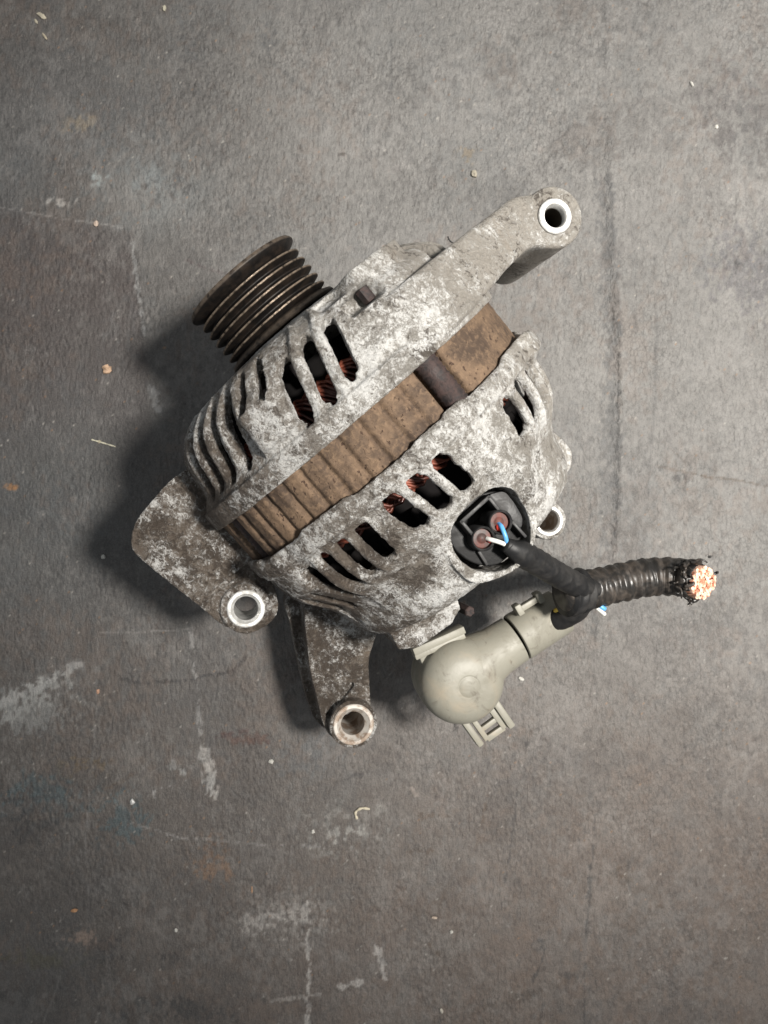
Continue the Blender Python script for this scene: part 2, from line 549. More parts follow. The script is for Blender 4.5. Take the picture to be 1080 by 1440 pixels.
# upper arm: lofted slices across its length, ending round the bolt boss
ARM_C = (-15.6, 91.4)
def arm_top(u, v):
    return 63.5 - ss(20, 92, v) * 27.0
def arm_bot(u, v): return 40 - ss(20, 60, v) * 14 - ss(60, 84, v) * 10
def arm_edges(v):
    lo = np.interp(v, [8, 34, 58, 83, 87, 91, 96, 99.5, 100.6], [-30, -30.2, -30.2, -29.8, -28.6, -26.0, -22.4, -18.6, -16.6])
    hi = np.interp(v, [8, 34, 50, 62, 74, 79, 84, 91, 96, 99.5, 100.6], [-9.0, -9.9, -11.3, -12.7, -13.3, -12.6, -8.0, -6.0, -8.6, -12.6, -14.8])
    return lo, hi
a = bmesh.new()
prev = None
for v in np.concatenate([np.linspace(8, 90, 42), [92.5, 95, 97.5, 99.5, 100.6]]):
    lo, hi = arm_edges(v); t, bt = arm_top(0, v), arm_bot(0, v)
    c_ = min(1.2, (hi - lo) * .2)
    ring = [a.verts.new(q) for q in ((lo, v, bt), (lo, v, t - 1.2), (lo + c_, v, t), (.5 * (lo + hi), v, t + .4), (hi - c_, v, t), (hi, v, t - 1.2), (hi, v, bt))]
    if prev:
        for i in range(7): a.faces.new((prev[i], prev[(i + 1) % 7], ring[(i + 1) % 7], ring[i]))
    else: a.faces.new(ring[::-1])
    prev = ring
a.faces.new(prev)
add_lathe(a, [(0, 9.8), (3, 10.2), (52.2, 10.6), (53.4, 10.3), (53.6, 9.8)], (ARM_C[0], ARM_C[1], -16), (0, 0, 1), 48, capends=True)
hole = add_cyl(bmesh.new(), (*ARM_C, -40), (*ARM_C, 60), 6.0, n=40)
bmesh.ops.recalc_face_normals(a, faces=a.faces)
a = baked(a, [('REMESH', dict(mode='VOXEL', voxel_size=.7)), ('SMOOTH', dict(factor=.5, iterations=1))])
a = cut(a, [hole])
merge(front, a)

# lower ear of the front housing
def ear(outline, wb, wt, boss, br, bh, hr, rnd=5, topf=None, groove=None):
    e = bmesh.new()
    add_prism(e, round_poly(outline, rnd), wb, topf or wt)
    g = bmesh.new()
    add_cyl(g, (*boss, bh[0]), (*boss, bh[1]), br, n=48)
    e = cut(e, [g], 'UNION')
    g = bmesh.new()
    add_cyl(g, (*boss, bh[0] - 60), (*boss, bh[1] + 60), hr, n=40)
    gs = [g]
    if groove:
        p, q, gw, gz = groove
        p, q = Vector((*p, gz)), Vector((*q, gz)); d = q - p; n_ = Vector((-d.y, d.x, 0)).normalized()
        gs.append(add_box(bmesh.new(), (p + q) / 2, d / 2, n_ * gw / 2, Vector((0, 0, 3.2))))
    return cut(e, gs)
LB = (20.2, -77.9, 1.0)
front_ear = ear([(-31, -50), (-33.5, -66), (-30.5, -86), (-24, -94.5), (-12, -93), (8, -90), (22, -88.5), (31, -78), (30, -70), (22, -65), (2, -61), (-8.5, -58), (-8.5, -40), (-20, -40)], -9, -1.0, LB[:2], 9.4, (-22, LB[2]), 6.5, 6,
                groove=((7.5, -87.5), (9.2, -66.0), 1.6, 1.0))
merge(front, front_ear)
# web from ear down to the flange
g = bmesh.new(); add_prism(g, [(-30, -60), (-28, -82), (-24, -82), (-24, -58)], -26, -5); merge(front, g)
front_o = cast_finish(front, .55, alt, 'front_housing', M['cast'], 1)

# ---- rear housing
pr = [(7.3, 65.8), (8.5, 66.6), (13, 66.6), (14.8, 66.4), (15.4, 64.8), (22, 64.2), (27, 63.2), (31, 61.8), (35, 59.2), (39, 56.2), (44, 53.8), (50, 52.4), (55, 51.4), (58.5, 49.0), (60.5, 45), (61.5, 39), (62, 25), (62, 6)]
pr = resample(pr, 1.6)
P_ = [Vector(p) for p in pr]
pri = []
for k, p in enumerate(P_):
    d = (P_[min(k + 1, len(P_) - 1)] - P_[max(k - 1, 0)]).normalized()
    q = p + Vector((d.y, -d.x)) * 3.0
    pri.append((max(q.x, 7.3), max(q.y, 1)))
rslots = [(-47, -42, 17, 35.5), (-39.2, -34.2, 16.8, 34), (-31.8, -26.3, 16.2, 33), (-18.8, -12.9, 15.6, 30.5, 2.6, -.9), (-10.4, -4.5, 15.4, 31, 2.6, -.9), (-2.1, 3.9, 15.8, 31, 2.6, -.9)]
rslots += [(25.6, 32, 17.5, 31.5), (34.6, 41.8, 15.8, 32), (44.4, 52, 15.6, 33), (54.6, 62, 17.5, 33), (64.5, 71.5, 17.5, 33)]
rslots += [(-56.5, -50.5, 18.5, 38), (-66, -60.5, 27.5, 42), (-75.5, -70, 27.5, 42), (-85, -80, 18, 38)]
rslots += [(a, a + 5, 17, 33) for a in range(84, 270, 9)]
rslots = [((q[0] + 180) % 360 - 180, (q[1] + 180) % 360 - 180, *q[2:]) for q in rslots]

def rextra(th, u, r):
    dr = du = 0.
    e = 1 - ss(8, 12, u)
    # stepped, notched lip edge
    n_ = .5 + .5 * math.tanh(6 * math.sin(math.radians(th * 9 + 40)))
    du += e * (1.0 - 1.7 * n_) * .9
    if -5 < th < 8: du += e * .8
    # lip blocks that hold the through bolts
    for c in (58, 146, -124):
        dr += 3.6 * ss(.3, .8, gauss(th, c, 8)) * (1 - ss(15, 19, u))
    q = ss(.25, .8, gauss(th, -63, 10)); dr += 2.6 * q * (1 - ss(25.5, 27, u))
    if -75 < th < -49: dr -= 1.0 * ss(28, 32, u) * ss(-49, -53, th) * (1 - ss(44, 52, u))
    # bolt bosses and hollows on the upper rear shoulder
    dr += 2.6 * ss(.3, .8, gauss(th, 16.5, 7.5)) * ss(28, 34, u) * (1 - ss(44, 50, u))
    dr -= 2.4 * gauss(th, 8.2, 2.4) * gauss(u, 32, 5.0)
    dr -= 2.8 * gauss(th, 20.5, 1.9) * gauss(u, 31, 4.5)
    dr += 2.8 * ss(.3, .8, gauss(th, 23, 7)) * ss(34, 38, u) * (1 - ss(50, 54, u))
    dr -= 1.6 * gauss(th, -22, 3) * gauss(u, 38, 3)
    return du, dr
rshear = lambda u: -2.6 * ((min(36, max(u, 14)) - 24) / 12) if False else 0.
rear = shell(pr, pri, rslots, rextra)

def rib_straight(th, ua, ub, sh):
    rib_tube(rear, pr, th, ua, ub, lambda u: sh * ((u - 23) / 14), 1.8, -.9)
for th, ua, ub, sh in ((-40.6, 15.5, 36, 0), (-33.0, 15.5, 35, 0), (-11.7, 15.2, 33, 2.6), (-3.2, 15.2, 33, 2.6), (33.3, 15.5, 37, 0), (43.1, 15.5, 37, 0), (53.3, 15.5, 37, 0), (63.2, 16, 37, 0), (-48.6, 16, 37, 0)):
    rib_straight(th, ua, ub, sh)
# raised collar round the plug, with its pocket
co = [(37.5, -4), (37.5, 8), (38, 15), (43, 19.5), (53, 17.5), (60, 10.5), (63.2, 4), (62.3, -4), (59.0, -11), (56.5, -15), (48, -16.5), (41, -14.5), (38, -10)]
col = bmesh.new()
add_prism(col, round_poly(co, 4), 41, lambda u, v: 53.2 - .012 * max(0, u - 40) * 4 - .03 * abs(v))
pk = [(36.2, -10), (33.8, 0.5), (36.2, 10), (41, 14.5), (50.4, 14.6), (57.5, 10.8), (62.0, 4.2), (60.3, -5.0), (54.6, -11.3), (46.6, -13.6)]
pocket = bmesh.new(); add_prism(pocket, round_poly(pk, 4), 34, 70)
pocket2 = bmesh.new(); add_prism(pocket2, round_poly(pk, 4), 33, 71)
rear = cast = rear
bmesh.ops.recalc_face_normals(rear, faces=rear.faces)
merge(rear, col)
rear = baked(rear, [('REMESH', dict(mode='VOXEL', voxel_size=.55))])
rear = cut(rear, [pocket])
bmesh.ops.triangulate(rear, faces=rear.faces)

# lower ear of the rear housing, and its right-hand ear
RB = (89.4, -79.7, -23.0)
e1 = ear([(28, -46), (36, -60), (43, -65.5), (56, -75), (65, -80.5), (76, -86), (82, -89.5), (90, -91), (98, -84), (99.5, -77), (91, -70), (74, -57), (66, -46), (60, -30), (40, -30)], -50, -28, RB[:2], 10.0, (-54, RB[2]), 6.8, 6,
         topf=lambda u, v: -28.5 + 7.0 * ss(-60, -44, v), groove=((81.0, -86), (77.6, -68.6), 2.4, -27.5))
merge(rear, e1)
rib = bmesh.new(); add_prism(rib, round_poly([(30, -55), (36, -69), (45, -73), (71, -87.5), (83, -93), (92, -92), (86, -84), (60, -66), (48, -52)], 3),
    lambda u, v: -62 + (62 - (ORI.z + u * uv.z + v * vv.z + .6) / wv.z) * ss(50, 76, u), -46); merge(rear, rib)   # its foot stands on the mat
RR = (74.6, 32.9, 0.0)
e2 = ear([(40, 46), (55, 55.5), (61, 54), (66, 45), (70, 38), (56, 22), (36, 26)], -8, 6, (55, 38), 5, (-6, 3), 0.01, 3) if False else None
g = bmesh.new(); add_prism(g, round_poly([(28, 38), (38, 49), (49, 54.5), (57, 55), (61.8, 50), (61.8, 43), (52, 26), (36, 22)], 2), -10, lambda u, v: 13 - .18 * max(0, v - 40)); merge(rear, g)
e3 = ear([(50, 24), (50, 40), (60, 43.5), (77, 40), (82, 34), (80, 27), (70, 22)], -26, -3, RR[:2], 7.6, (-46, RR[2]), 5.2, 5)
merge(rear, e3)
# rough spur of the end cover between plug and boot
g = bmesh.new(); add_prism(g, [(52, -22), (64, -17), (71, -19), (73, -25), (71, -40), (66, -46), (56, -44)], -6, lambda u, v: 24 - (u - 52) * .35); merge(rear, g)
rear_o = cast_finish(rear, .55, alt, 'rear_housing', M['cast_dirty'], 2)

# ---- bushings
def bushing(c, z0, z1, ro, ri, m, cham=1.2):
    b_ = bmesh.new()
    add_lathe(b_, [(z0, ro), (z1, ro), (z1 + .35, ro - .4), (z1 + .35, ri + cham), (z1 - cham, ri), (z0, ri)], (c[0], c[1], 0), (0, 0, 1), 48, closed=True)
    return obj('bushing', b_, m, alt, angle=35)
bushing(ARM_C, 5, 38.1, 6.0, 3.7, M['machined'], .5)
bore = bmesh.new(); add_lathe(bore, [(3, .05), (3, 3.6)] + [(4 + i * .62, 3.68 - .32 * (i % 2)) for i in range(52)], (*ARM_C, 0), (0, 0, 1), 32)
obj('threaded_bore', bore, M['bore'], alt)
bushing(LB, -21, LB[2] + .3, 7.0, 4.5, M['machined'], 1.1)
bushing(RB, -53, RB[2] + .3, 8.6, 5.0, M['machined_rust'], 2.0)
bushing(RR, -45, RR[2] + .3, 6.1, 4.3, M['machined'], .6)
bore = bmesh.new(); add_lathe(bore, [(-44, 4.2), (RR[2] - .9, 4.2)], (*RR[:2], 0), (0, 0, 1), 32)
obj('bore_lining', bore, M['machined_rust'], alt)

# ---- stator core: grooved lamination stack
st = bmesh.new()
ncol = 720
GP = 7.2
def st_r(th):
    r = 64.0
    if not (13 < th < 66):
        ph = ((th + 3.2) % GP) / GP
        r -= 1.3 * (1 - ss(0.0, .30, min(ph, 1 - ph))) ** 1.4
    for c in (15.6, -70.5, 105, 195, -165):
        d = abs((th - c + 180) % 360 - 180)
        r -= 6.0 * (1 - ss(3.9, 5.4, d))
    return r
us = [-12, -8, -6.3, -4.6, -2.9, -1.2, .5, 2.2, 3.9, 5.6, 7.3, 11]
rings = []
for k, u in enumerate(us):
    rg = []
    for i in range(ncol):
        th = -180 + 360 * i / ncol
        r = st_r(th) + .25 * mnoise.noise(Vector((u * .5, th * .5, 0))) + .10 * ((k % 2) - .5)
        rg.append(st.verts.new(polar(u, th, r)))
    rings.append(rg)
inner = [[st.verts.new(polar(u, -180 + 360 * i / ncol, 48)) for i in range(ncol)] for u in (-12, 11)]
for k in range(len(us) - 1):
    for i in range(ncol):
        j = (i + 1) % ncol; st.faces.new((rings[k][i], rings[k][j], rings[k + 1][j], rings[k + 1][i]))
for i in range(ncol):
    j = (i + 1) % ncol
    st.faces.new((rings[0][i], inner[0][i], inner[0][j], rings[0][j]))
    st.faces.new((rings[-1][i], rings[-1][j], inner[1][j], inner[1][i]))
obj('stator_core', st, M['rust'], alt)

# ---- through bolts
for th in (15.6, -70.5, 105, 195):
    t = bmesh.new()
    pts = [polar(u, th, 62.0 if th > 0 else 59.5) for u in np.linspace(-14, 14, 42)]
    add_tube(t, pts, lambda k, a_: 4.0 + .22 * math.sin(k * 2.4) + .2 * mnoise.noise(Vector((k * .6, a_ * 2, th))), 20)
    obj('through_bolt', t, M['bolt'], alt)
# nut head sitting in the pocket of the front housing
t = bmesh.new()
add_lathe(t, [(0, 2.2), (4.2, 2.2), (4.6, 1.9)], polar(-37.0, 16.6, 58.6), (1, 0, 0), 6, capends=True)
obj('bolt_head', t, M['bolt'], alt, smooth=False)
for th in (118, -118):
    pass

# ---- copper end windings
wd = bmesh.new()
for side in (-1, 1):
    for s in range(72):
        th0 = s * 5.0
        for k in range(3):
            ofs = k * 1.55
            pts = []
            for q in range(7):
                t_ = q / 6
                uu = side * (11 + 13 * math.sin(math.pi * t_) * (.92 + .05 * k))
                pts.append(polar(uu * (.88 if side > 0 else 1), th0 + ofs + (20 + 5 * math.sin(s * 1.7)) * (t_ - .5) * side, (56.5 if side < 0 else 54.0) - 7.0 * t_ + 1.2 * math.sin(3.1 * t_) + rng.normal(0, .25)))
            add_tube(wd, pts, .68, 6, cap=False)
obj('copper_winding', wd, M['copper'], alt)

# ---- rotor: dark body with cooling fan blades
rt = bmesh.new()
add_lathe(rt, [(-34, 8), (-32, 40), (-30, 44), (-13, 47), (-11, 49), (10, 49), (12, 46), (30, 44), (34, 40), (36, 8)], (0, 0, 0), (1, 0, 0), 48, capends=True)
for i in range(22):
    th = i * 360 / 22
    for s in (-1, 1):
        c = Vector(polar(s * 30, th, 45)); r_ = Vector(polar(0, th, 1)); tn = Vector(polar(0, th + 90, 1))
        add_box(rt, c, Vector((4, 0, 0)), r_ * 5, tn * .6)
obj('rotor', rt, M['dark'], alt)

# ---- pulley
prof = [(-72.2, 9), (-72.2, 20.6), (-71.9, 23.3), (-70.9, 23.9), (-70.3, 23.7), (-68.9, 21.0), (-67.9, 19.6)]
cr = [0, 0, .5, .35, .0, 0, 0]
for i in range(5):
    c = -66.2 + i * 3.56
    prof += [(c - 1.3, 20.0), (c - .42, 22.3), (c - .25, 22.75), (c + .25, 22.75), (c + .42, 22.3), (c + 1.3, 20.0)]
    cr += [0, 0, 1, 1, 0, 0]
    if i < 4: prof += [(c + 1.6, 19.5), (c + 1.96, 19.5)]; cr += [0, 0]
prof += [(-50.2, 20.6), (-48.9, 23.5), (-47.9, 23.9), (-47.2, 23.4), (-47.0, 18), (-46.2, 12), (-44, 12)]
cr += [0, .3, .25, .1, 0, 0, 0]
pu = bmesh.new()
lay = pu.verts.layers.float.new('crest')
rg = add_lathe(pu, prof, (0, 0.4, 0), (1, 0, 0), 128, capends=False)
for ring, c in zip(rg, cr):
    for v in ring: v[lay] = c
pu.faces.new(rg[0][::-1])
obj('pulley', pu, M['pulley'], alt, angle=50)
nt_ = bmesh.new()
add_lathe(nt_, [(-72.6, 4), (-72.6, 8.4), (-72.3, 9), (-71.5, 9)], (0, .4, 0), (1, 0, 0), 6, capends=True)
obj('pulley_nut', nt_, M['bolt'], alt, smooth=False)

t = bmesh.new(); add_cyl(t, (56, -33, -6), (86, -35, -6), 5.0, n=24)
obj('terminal_post', t, M['bolt'], alt, angle=40)

# ------------------------------------------------------------------ wiring harness plugged into the alternator
HB = to_world((47, 0, 46))
har = empty('wiring_harness', HB * MM,
            'cut wiring harness with black plug, beige terminal boot and taped conduit ending in bare copper', 'wiring harness', EUL)
HOFF = Vector((47, 0, 46))
def hobj(name, bm, material, parent=None, **k):
    bmesh.ops.translate(bm, vec=-HOFF, verts=bm.verts)
    return obj(name, bm, material, parent or har, **k)

# plug body
pl = [(40, -10), (36.6, -5.5), (35.6, 1), (37.0, 7.6), (40.4, 12.8), (46.4, 13.6), (52, 12.6), (56.5, 9.5), (59.5, 4.5), (59, -4.0), (55.2, -8.2), (50.7, -10.6), (44.5, -11.6)]
b_ = bmesh.new(); add_prism(b_, round_poly(pl, 3), 36, 47.2)
hol = bmesh.new(); add_prism(hol, [(39.3, -4.0), (39.3, 6.7), (45, 6.7), (45, -4.0)], 38, 50)
b_ = cut(b_, [hol])
b_ = baked(b_, [('BEVEL', dict(width=1.2, segments=3, limit_method='ANGLE'))])
plug = hobj('plug', b_, M['black_plastic'], angle=40)
# raised frame: four rails round a hollow
def rail(name, p, q, w, z0, z1, m, par):
    p, q = Vector((*p, 0)), Vector((*q, 0)); d = (q - p); n_ = Vector((-d.y, d.x, 0)).normalized()
    bm_ = bmesh.new()
    add_box(bm_, (p + q) / 2 + Vector((0, 0, (z0 + z1) / 2)), d / 2 + d.normalized() * w * .5, n_ * w / 2, Vector((0, 0, (z1 - z0) / 2)))
    bm_ = baked(bm_, [('BEVEL', dict(width=.25, segments=2))])
    return hobj(name, bm_, m, par, angle=40)
def local(name, bm_, m, par, **k): return hobj(name, bm_, m, par, **k)
rail('frame_rail', (38.6, -4.6), (38.6, 7.2), 1.3, 45, 52.2, M['rim_plastic'], plug)
rail('frame_rail', (38.6, 7.3), (44.2, 7.3), 1.2, 45, 52.2, M['rim_plastic'], plug)
rail('frame_rail', (38.6, -4.6), (43.6, -4.6), 1.2, 45, 52.2, M['rim_plastic'], plug)
rail('frame_rail', (50.5, 8.4), (56.5, 8.6), 1.1, 45, 51.6, M['rim_plastic'], plug)
rail('frame_rail', (51.0, -6.0), (55.5, -6.6), 1.1, 45, 49, M['rim_plastic'], plug)
# upper ledge of the plug beside the frame
b_ = bmesh.new(); add_prism(b_, round_poly([(38.2, 8.1), (41, 13.2), (46.4, 13.2), (52, 12.2), (54.5, 9.4), (47, 8.2)], 1.6), 44, 50.2)
b_ = baked(b_, [('BEVEL', dict(width=.6, segments=2, limit_method='ANGLE'))])
hobj('ledge', b_, M['rim_plastic'], plug, angle=40)
for c in ((47.5, -2.8), (47.3, 5.0)):
    b_ = bmesh.new()
    add_lathe(b_, [(43, 4.1), (52.2, 4.1), (52.6, 3.8), (52.2, 3.35), (43, 3.35)], (*c, 0), (0, 0, 1), 40, closed=True)
    s_ = hobj('socket_ring', b_, M['rim_plastic'], plug, angle=40)
    b_ = bmesh.new()
    add_lathe(b_, [(44, 3.35), (50.6, 3.35), (51.0, 2.9), (50.4, 1.9), (50.9, 1.5), (51.2, .05)], (*c, 0), (0, 0, 1), 32)
    hobj('seal', b_, M['seal'], plug)
for c, r_ in (((49.6, -1.2), .9), ((48.7, 4.0), 1.3)):
    b_ = bmesh.new(); add_lathe(b_, [(49.5, r_), (51.6, r_), (52, r_ * .5), (52, .02)], (*c, 0), (0, 0, 1), 16)
    hobj('seal_lip', b_, M['seal_red'], plug)
def wire(name, pts, r_, m, n=40, par=None):
    b_ = bmesh.new(); add_tube(b_, [Vector(p) for p in spline(pts, n)], r_, 14); return hobj(name, b_, m, par)
wire('wire', [(47.6, 4.6, 50.5), (48.6, 4.2, 52.6), (51.0, 3.1, 53.6), (54, 2.2, 53), (58, 2.5, 51)], .75, M['blue'])
wire('wire', [(48.6, -1.6, 50.8), (49.6, -1.0, 52.4), (51.6, .3, 53.2), (54, 1.4, 52.6), (58, 2.2, 50.5)], .75, M['white'])

# taped cable from plug to conduit
def taped(name, pts, r_, m, n=70, lap=5.0, amp=.35, par=None, sq=0.):
    P = [Vector(p) for p in spline(pts, n)]
    L = [0]
    for p, q in zip(P[:-1], P[1:]): L.append(L[-1] + (q - p).length)
    def rad(k, t):
        s = (L[k] / lap + t / (2 * math.pi)) % 1.0
        end = ss(0, 9, L[k]) * .45 + .55
        return (r_ + amp * (s - .5) + .25 * mnoise.noise(Vector((L[k] * .3, math.cos(t), math.sin(t))))) * end
    b_ = bmesh.new(); add_tube(b_, P, rad, 40)
    return hobj(name, b_, m, par)
taped('taped_cable', [(53.5, 1.2, 53), (58.5, 3.4, 51.5), (70, 8.5, 43), (84, 14.5, 34), (94, 19.5, 27), (103, 27, 22)], 4.4, M['tape'], 90)

# corrugated conduit, wrapped with tape
cpts = [(91.5, 12.5, 24), (95.8, 19.0, 22.5), (101, 27, 21.5), (107, 37.5, 22), (112.5, 45.5, 23.5), (116.6, 50.3, 27), (118.6, 52.3, 32)]
CP = [Vector(p) for p in spline(cpts, 220)]
CL = [0]
for p, q in zip(CP[:-1], CP[1:]): CL.append(CL[-1] + (q - p).length)
def crad(k, t):
    s = CL[k]
    ribs = (0.5 + .5 * math.cos(2 * math.pi * s / 4.3))
    amt = .52 + .40 * mnoise.noise(Vector((s * .12, 2, 1)))
    r_ = 7.1 + 1.25 * amt * (ribs ** .8 - .4) + .35 * mnoise.noise(Vector((s * .25, 2 * math.cos(t), 2 * math.sin(t))))
    r_ += .25 * mnoise.noise(Vector((s * 1.2, 5 * math.cos(t), 5 * math.sin(t))))
    return r_ * (.82 + .18 * ss(0, 5, s))
b_ = bmesh.new(); cr_ = add_tube(b_, CP, crad, 48, cap=False)
b_.faces.new(cr_[0][::-1])
# ragged mouth: turned-in wall
last = cr_[-1]; d_ = (CP[-1] - CP[-4]).normalized()
ins = [b_.verts.new(CP[-1] + (v.co - CP[-1]) * .78 - d_ * .6) for v in last]
ins2 = [b_.verts.new(CP[-1] + (v.co - CP[-1]) * .74 - d_ * 7) for v in last]
for v in last: v.co += d_ * (1.6 * mnoise.noise(v.co * .9) + .6)
for A_, B_ in ((last, ins), (ins, ins2)):
    for i in range(48):
        j = (i + 1) % 48; b_.faces.new((A_[i], A_[j], B_[j], B_[i]))
conduit = hobj('conduit', b_, M['conduit'])
# tape wraps at the junction
for (i0, i1, dr_) in ((4, 26, 1.5), (22, 44, 1.0)):
    b_ = bmesh.new()
    add_tube(b_, CP[i0:i1], lambda k, t: crad(0 + 20, t) * 1.04 + dr_ * .6 + .3 * math.sin(t * 3 + k * .3), 40)
    hobj('tape_wrap', b_, M['tape'])
# tattered tape strips round the mouth
xq, yq = basis(d_)[1:]
for i in range(26):
    t = rng.uniform(0, 6.28); rr = rng.uniform(6.6, 8.4)
    p = CP[-1] + (xq * math.cos(t) + yq * math.sin(t)) * rr + d_ * rng.uniform(-3, 1.2)
    b_ = bmesh.new()
    q = [p]
    for k in range(4): q.append(q[-1] + Vector(rng.normal(0, .8, 3)) + d_ * .45 + (p - CP[-1]).normalized() * rng.normal(.1, .4))
    rw = rng.uniform(.35, .75)
    add_tube(b_, [Vector(s_) for s_ in spline(q, 10)], lambda k, a_: rw * (1 - .06 * k) * (1 + .3 * math.cos(2 * a_)), 7)
    hobj('tape_shred', b_, M['conduit'])

# copper core: insulation and strands
core_p = [CP[150], CP[185], CP[-1] + d_ * 1.0]
off = Vector((2.0, .6, 0))
b_ = bmesh.new(); add_tube(b_, [Vector(p) + off * .6 for p in spline(core_p, 20)], 6.0, 28)
core = hobj('insulated_core', b_, M['tape'])
k_ = 0
d_ = (d_ + Vector((0, 0, .7))).normalized(); xq, yq = basis(d_)[1:]
cend = CP[-1] + off * .9 + d_ * 1.6
for ring_, cnt in ((0, 1), (1.4, 6), (2.8, 12), (4.2, 18), (5.5, 24)):
    for i in range(cnt):
        t = 2 * math.pi * (i + .3 * ring_) / cnt
        p = cend + (xq * math.cos(t) + yq * math.sin(t)) * ring_
        b_ = bmesh.new(); add_tube(b_, [p - d_ * 4, p, p + d_ * rng.uniform(.9, 2.0) + Vector(rng.normal(0, .14, 3))], .82, 7)
        hobj('copper_strand', b_, M['strand'], core, smooth=True, angle=40)
wire('wire', [CP[180] - xq * 0 + Vector((4.6, -3, 1)), CP[200] + Vector((5.4, -2.2, .5)), CP[-1] + Vector((5.2, -1.6, 1.0)) + d_ * 1.2], .7, M['yellow'], 16)

# B+ cable from the boot tube to the bundle, with yellow wire and cut stubs
taped('battery_cable', [(103.0, 2, 3), (104.5, 9, 7), (104, 15, 13), (100.5, 20, 18), (101, 26, 20)], 4.7, M['tape'], 50, 6.0, .2)
wire('wire', [(99.0, 9, 12), (97.2, 11.5, 19), (95.4, 14.5, 25), (94.2, 17.0, 29)], .85, M['yellow'], 20)
wire('wire', [(103, 20.5, 22), (106, 21.1, 23), (107.5, 21.7, 22.5)], .9, M['blue'], 14)
wire('wire', [(103, 19.5, 22), (106.5, 19.9, 22.5), (109.5, 20.6, 21.5)], .8, M['white'], 14)

# terminal boot
bt = bmesh.new()
DC = (97.8, -35.4)
dome = [(-16, 16.2), (-4, 17.0), (2, 16.9), (5.5, 16.0), (8.6, 13.8), (10.6, 10.6), (11.5, 7), (11.7, 4.3)]
dome = [tuple(q) for q in spline(dome, 34)] + [(11.55, 4.1), (11.75, 3.85), (11.85, 2), (11.85, .05)]
add_lathe(bt, dome, (*DC, 0), (0, 0, 1), 72)
boot = hobj('terminal_boot', bt, M['boot'])
# elbow tube and its end sleeve
p0, p1, p2, p3 = Vector((98.2, -26, -1.0)), Vector((101.2, -8.5, -.5)), Vector((101.6, -6.3, -.5)), Vector((105.6, 13.2, 0))
b_ = bmesh.new(); dd = (p1 - p0).normalized()
add_lathe(b_, [(-6, 12.5), (1, 12.2), (5, 11.0), (9, 10.0), ((p1 - p0).length, 9.7), ((p1 - p0).length + .2, 9.2), ((p1 - p0).length + .2, 2)], p0, dd, 56)
hobj('elbow', b_, M['boot'], boot, angle=40)
b_ = bmesh.new(); dd = (p3 - p2).normalized(); Ls = (p3 - p2).length
add_lathe(b_, [(-1.2, 9.0), (-.9, 9.7), (0, 9.9), (Ls - .4, 9.3), (Ls, 8.9), (Ls, 7.4), (Ls - 9, 7.2), (Ls - 9, 1)], p2, dd, 56)
sleeve = hobj('sleeve', b_, M['boot'], boot, angle=40)
def bar(name, c, ax, ay, az, par, bev=.4, m=None):
    b_ = add_box(bmesh.new(), c, ax, ay, az)
    b_ = baked(b_, [('BEVEL', dict(width=bev, segments=2))])
    return hobj(name, b_, m or M['boot'], par, angle=40)
# clip along the sleeve
bar('clip', (92.6, 4.2, 4), dd * 5.8, (1.2, -.2, 0), (0, 0, 1.6), boot)
for s in (-4.8, 4.8):
    bar('clip_lug', Vector((92.2, 4.2, 4.4)) + dd * s, dd * 1.3, (2.2, -.4, 0), (0, 0, 2.4), boot)
# flange on the side of the dome that faces the housing
ax_ = Vector((3.6, 10.3, 0))
bar('flange', (78.6, -32.0, 2.2), ax_, Vector((1.15, -.4, 0)) * 1.2, (0, 0, 3.4), boot)
bar('flange', (81.2, -33.0, 1.0), ax_ * .98, Vector((1.15, -.4, 0)) * .9, (0, 0, 2.6), boot)
bar('flange_web', (84.5, -33.2, -3.5), ax_ * .9, Vector((3.4, -1.2, 0)), (0, 0, 4.0), boot, 1.0)
# latch at the lower edge of the dome
def bar2(name, p, q, wd_, z, h, bev=.35):
    p, q = Vector((*p, z)), Vector((*q, z)); d = q - p; n_ = Vector((-d.y, d.x, 0)).normalized()
    return bar(name, (p + q) / 2, d / 2, n_ * wd_ / 2, (0, 0, h / 2), boot, bev)
LZ = 2.5
bar2('latch_prong', (107.5, -45.0), (121.8, -46.4), 2.6, LZ, 5.5, .6)
bar2('latch_prong', (111.0, -31.0), (125.0, -32.6), 2.9, LZ, 6.5, .7)
bar2('latch_side', (108.5, -41.8), (122.2, -43.2), 2.1, LZ, 3)
bar2('latch_side', (110.5, -33.9), (123.8, -34.8), 2.5, LZ, 3)
bar2('latch_crossbar', (117.6, -42.4), (118.7, -34.6), 2.0, LZ - .1, 2.6)
bar2('latch_crossbar', (122.0, -43.1), (123.4, -34.9), 2.5, LZ - .1, 2.6)
bar2('latch_tongue', (108.4, -37.6), (115.0, -38.4), 7.0, LZ - 2.6, 1.6)
# stud of the terminal seen beside the boot
b_ = bmesh.new(); add_lathe(b_, [(0, 2.2), (8, 2.2), (8.4, 1.8)], (76.5, -16.5, -2), (.2, .1, 1), 6, capends=True)
obj('terminal_stud', b_, M['bolt'], alt, smooth=False)

# ------------------------------------------------------------------ grey mat
K = 367.0 / 1081.0                                  # millimetres of mat per photograph pixel
def fpx(px, py): return ((px - 540) * K, (720 - py) * K)

xs = np.concatenate([np.linspace(-900, -215, 24), np.linspace(-214, 214, 530), np.linspace(215, 900, 24)])
ys = np.concatenate([np.linspace(-1000, -275, 24), np.linspace(-274, 274, 680), np.linspace(275, 1000, 24)])
X, Y = np.meshgrid(xs, ys)

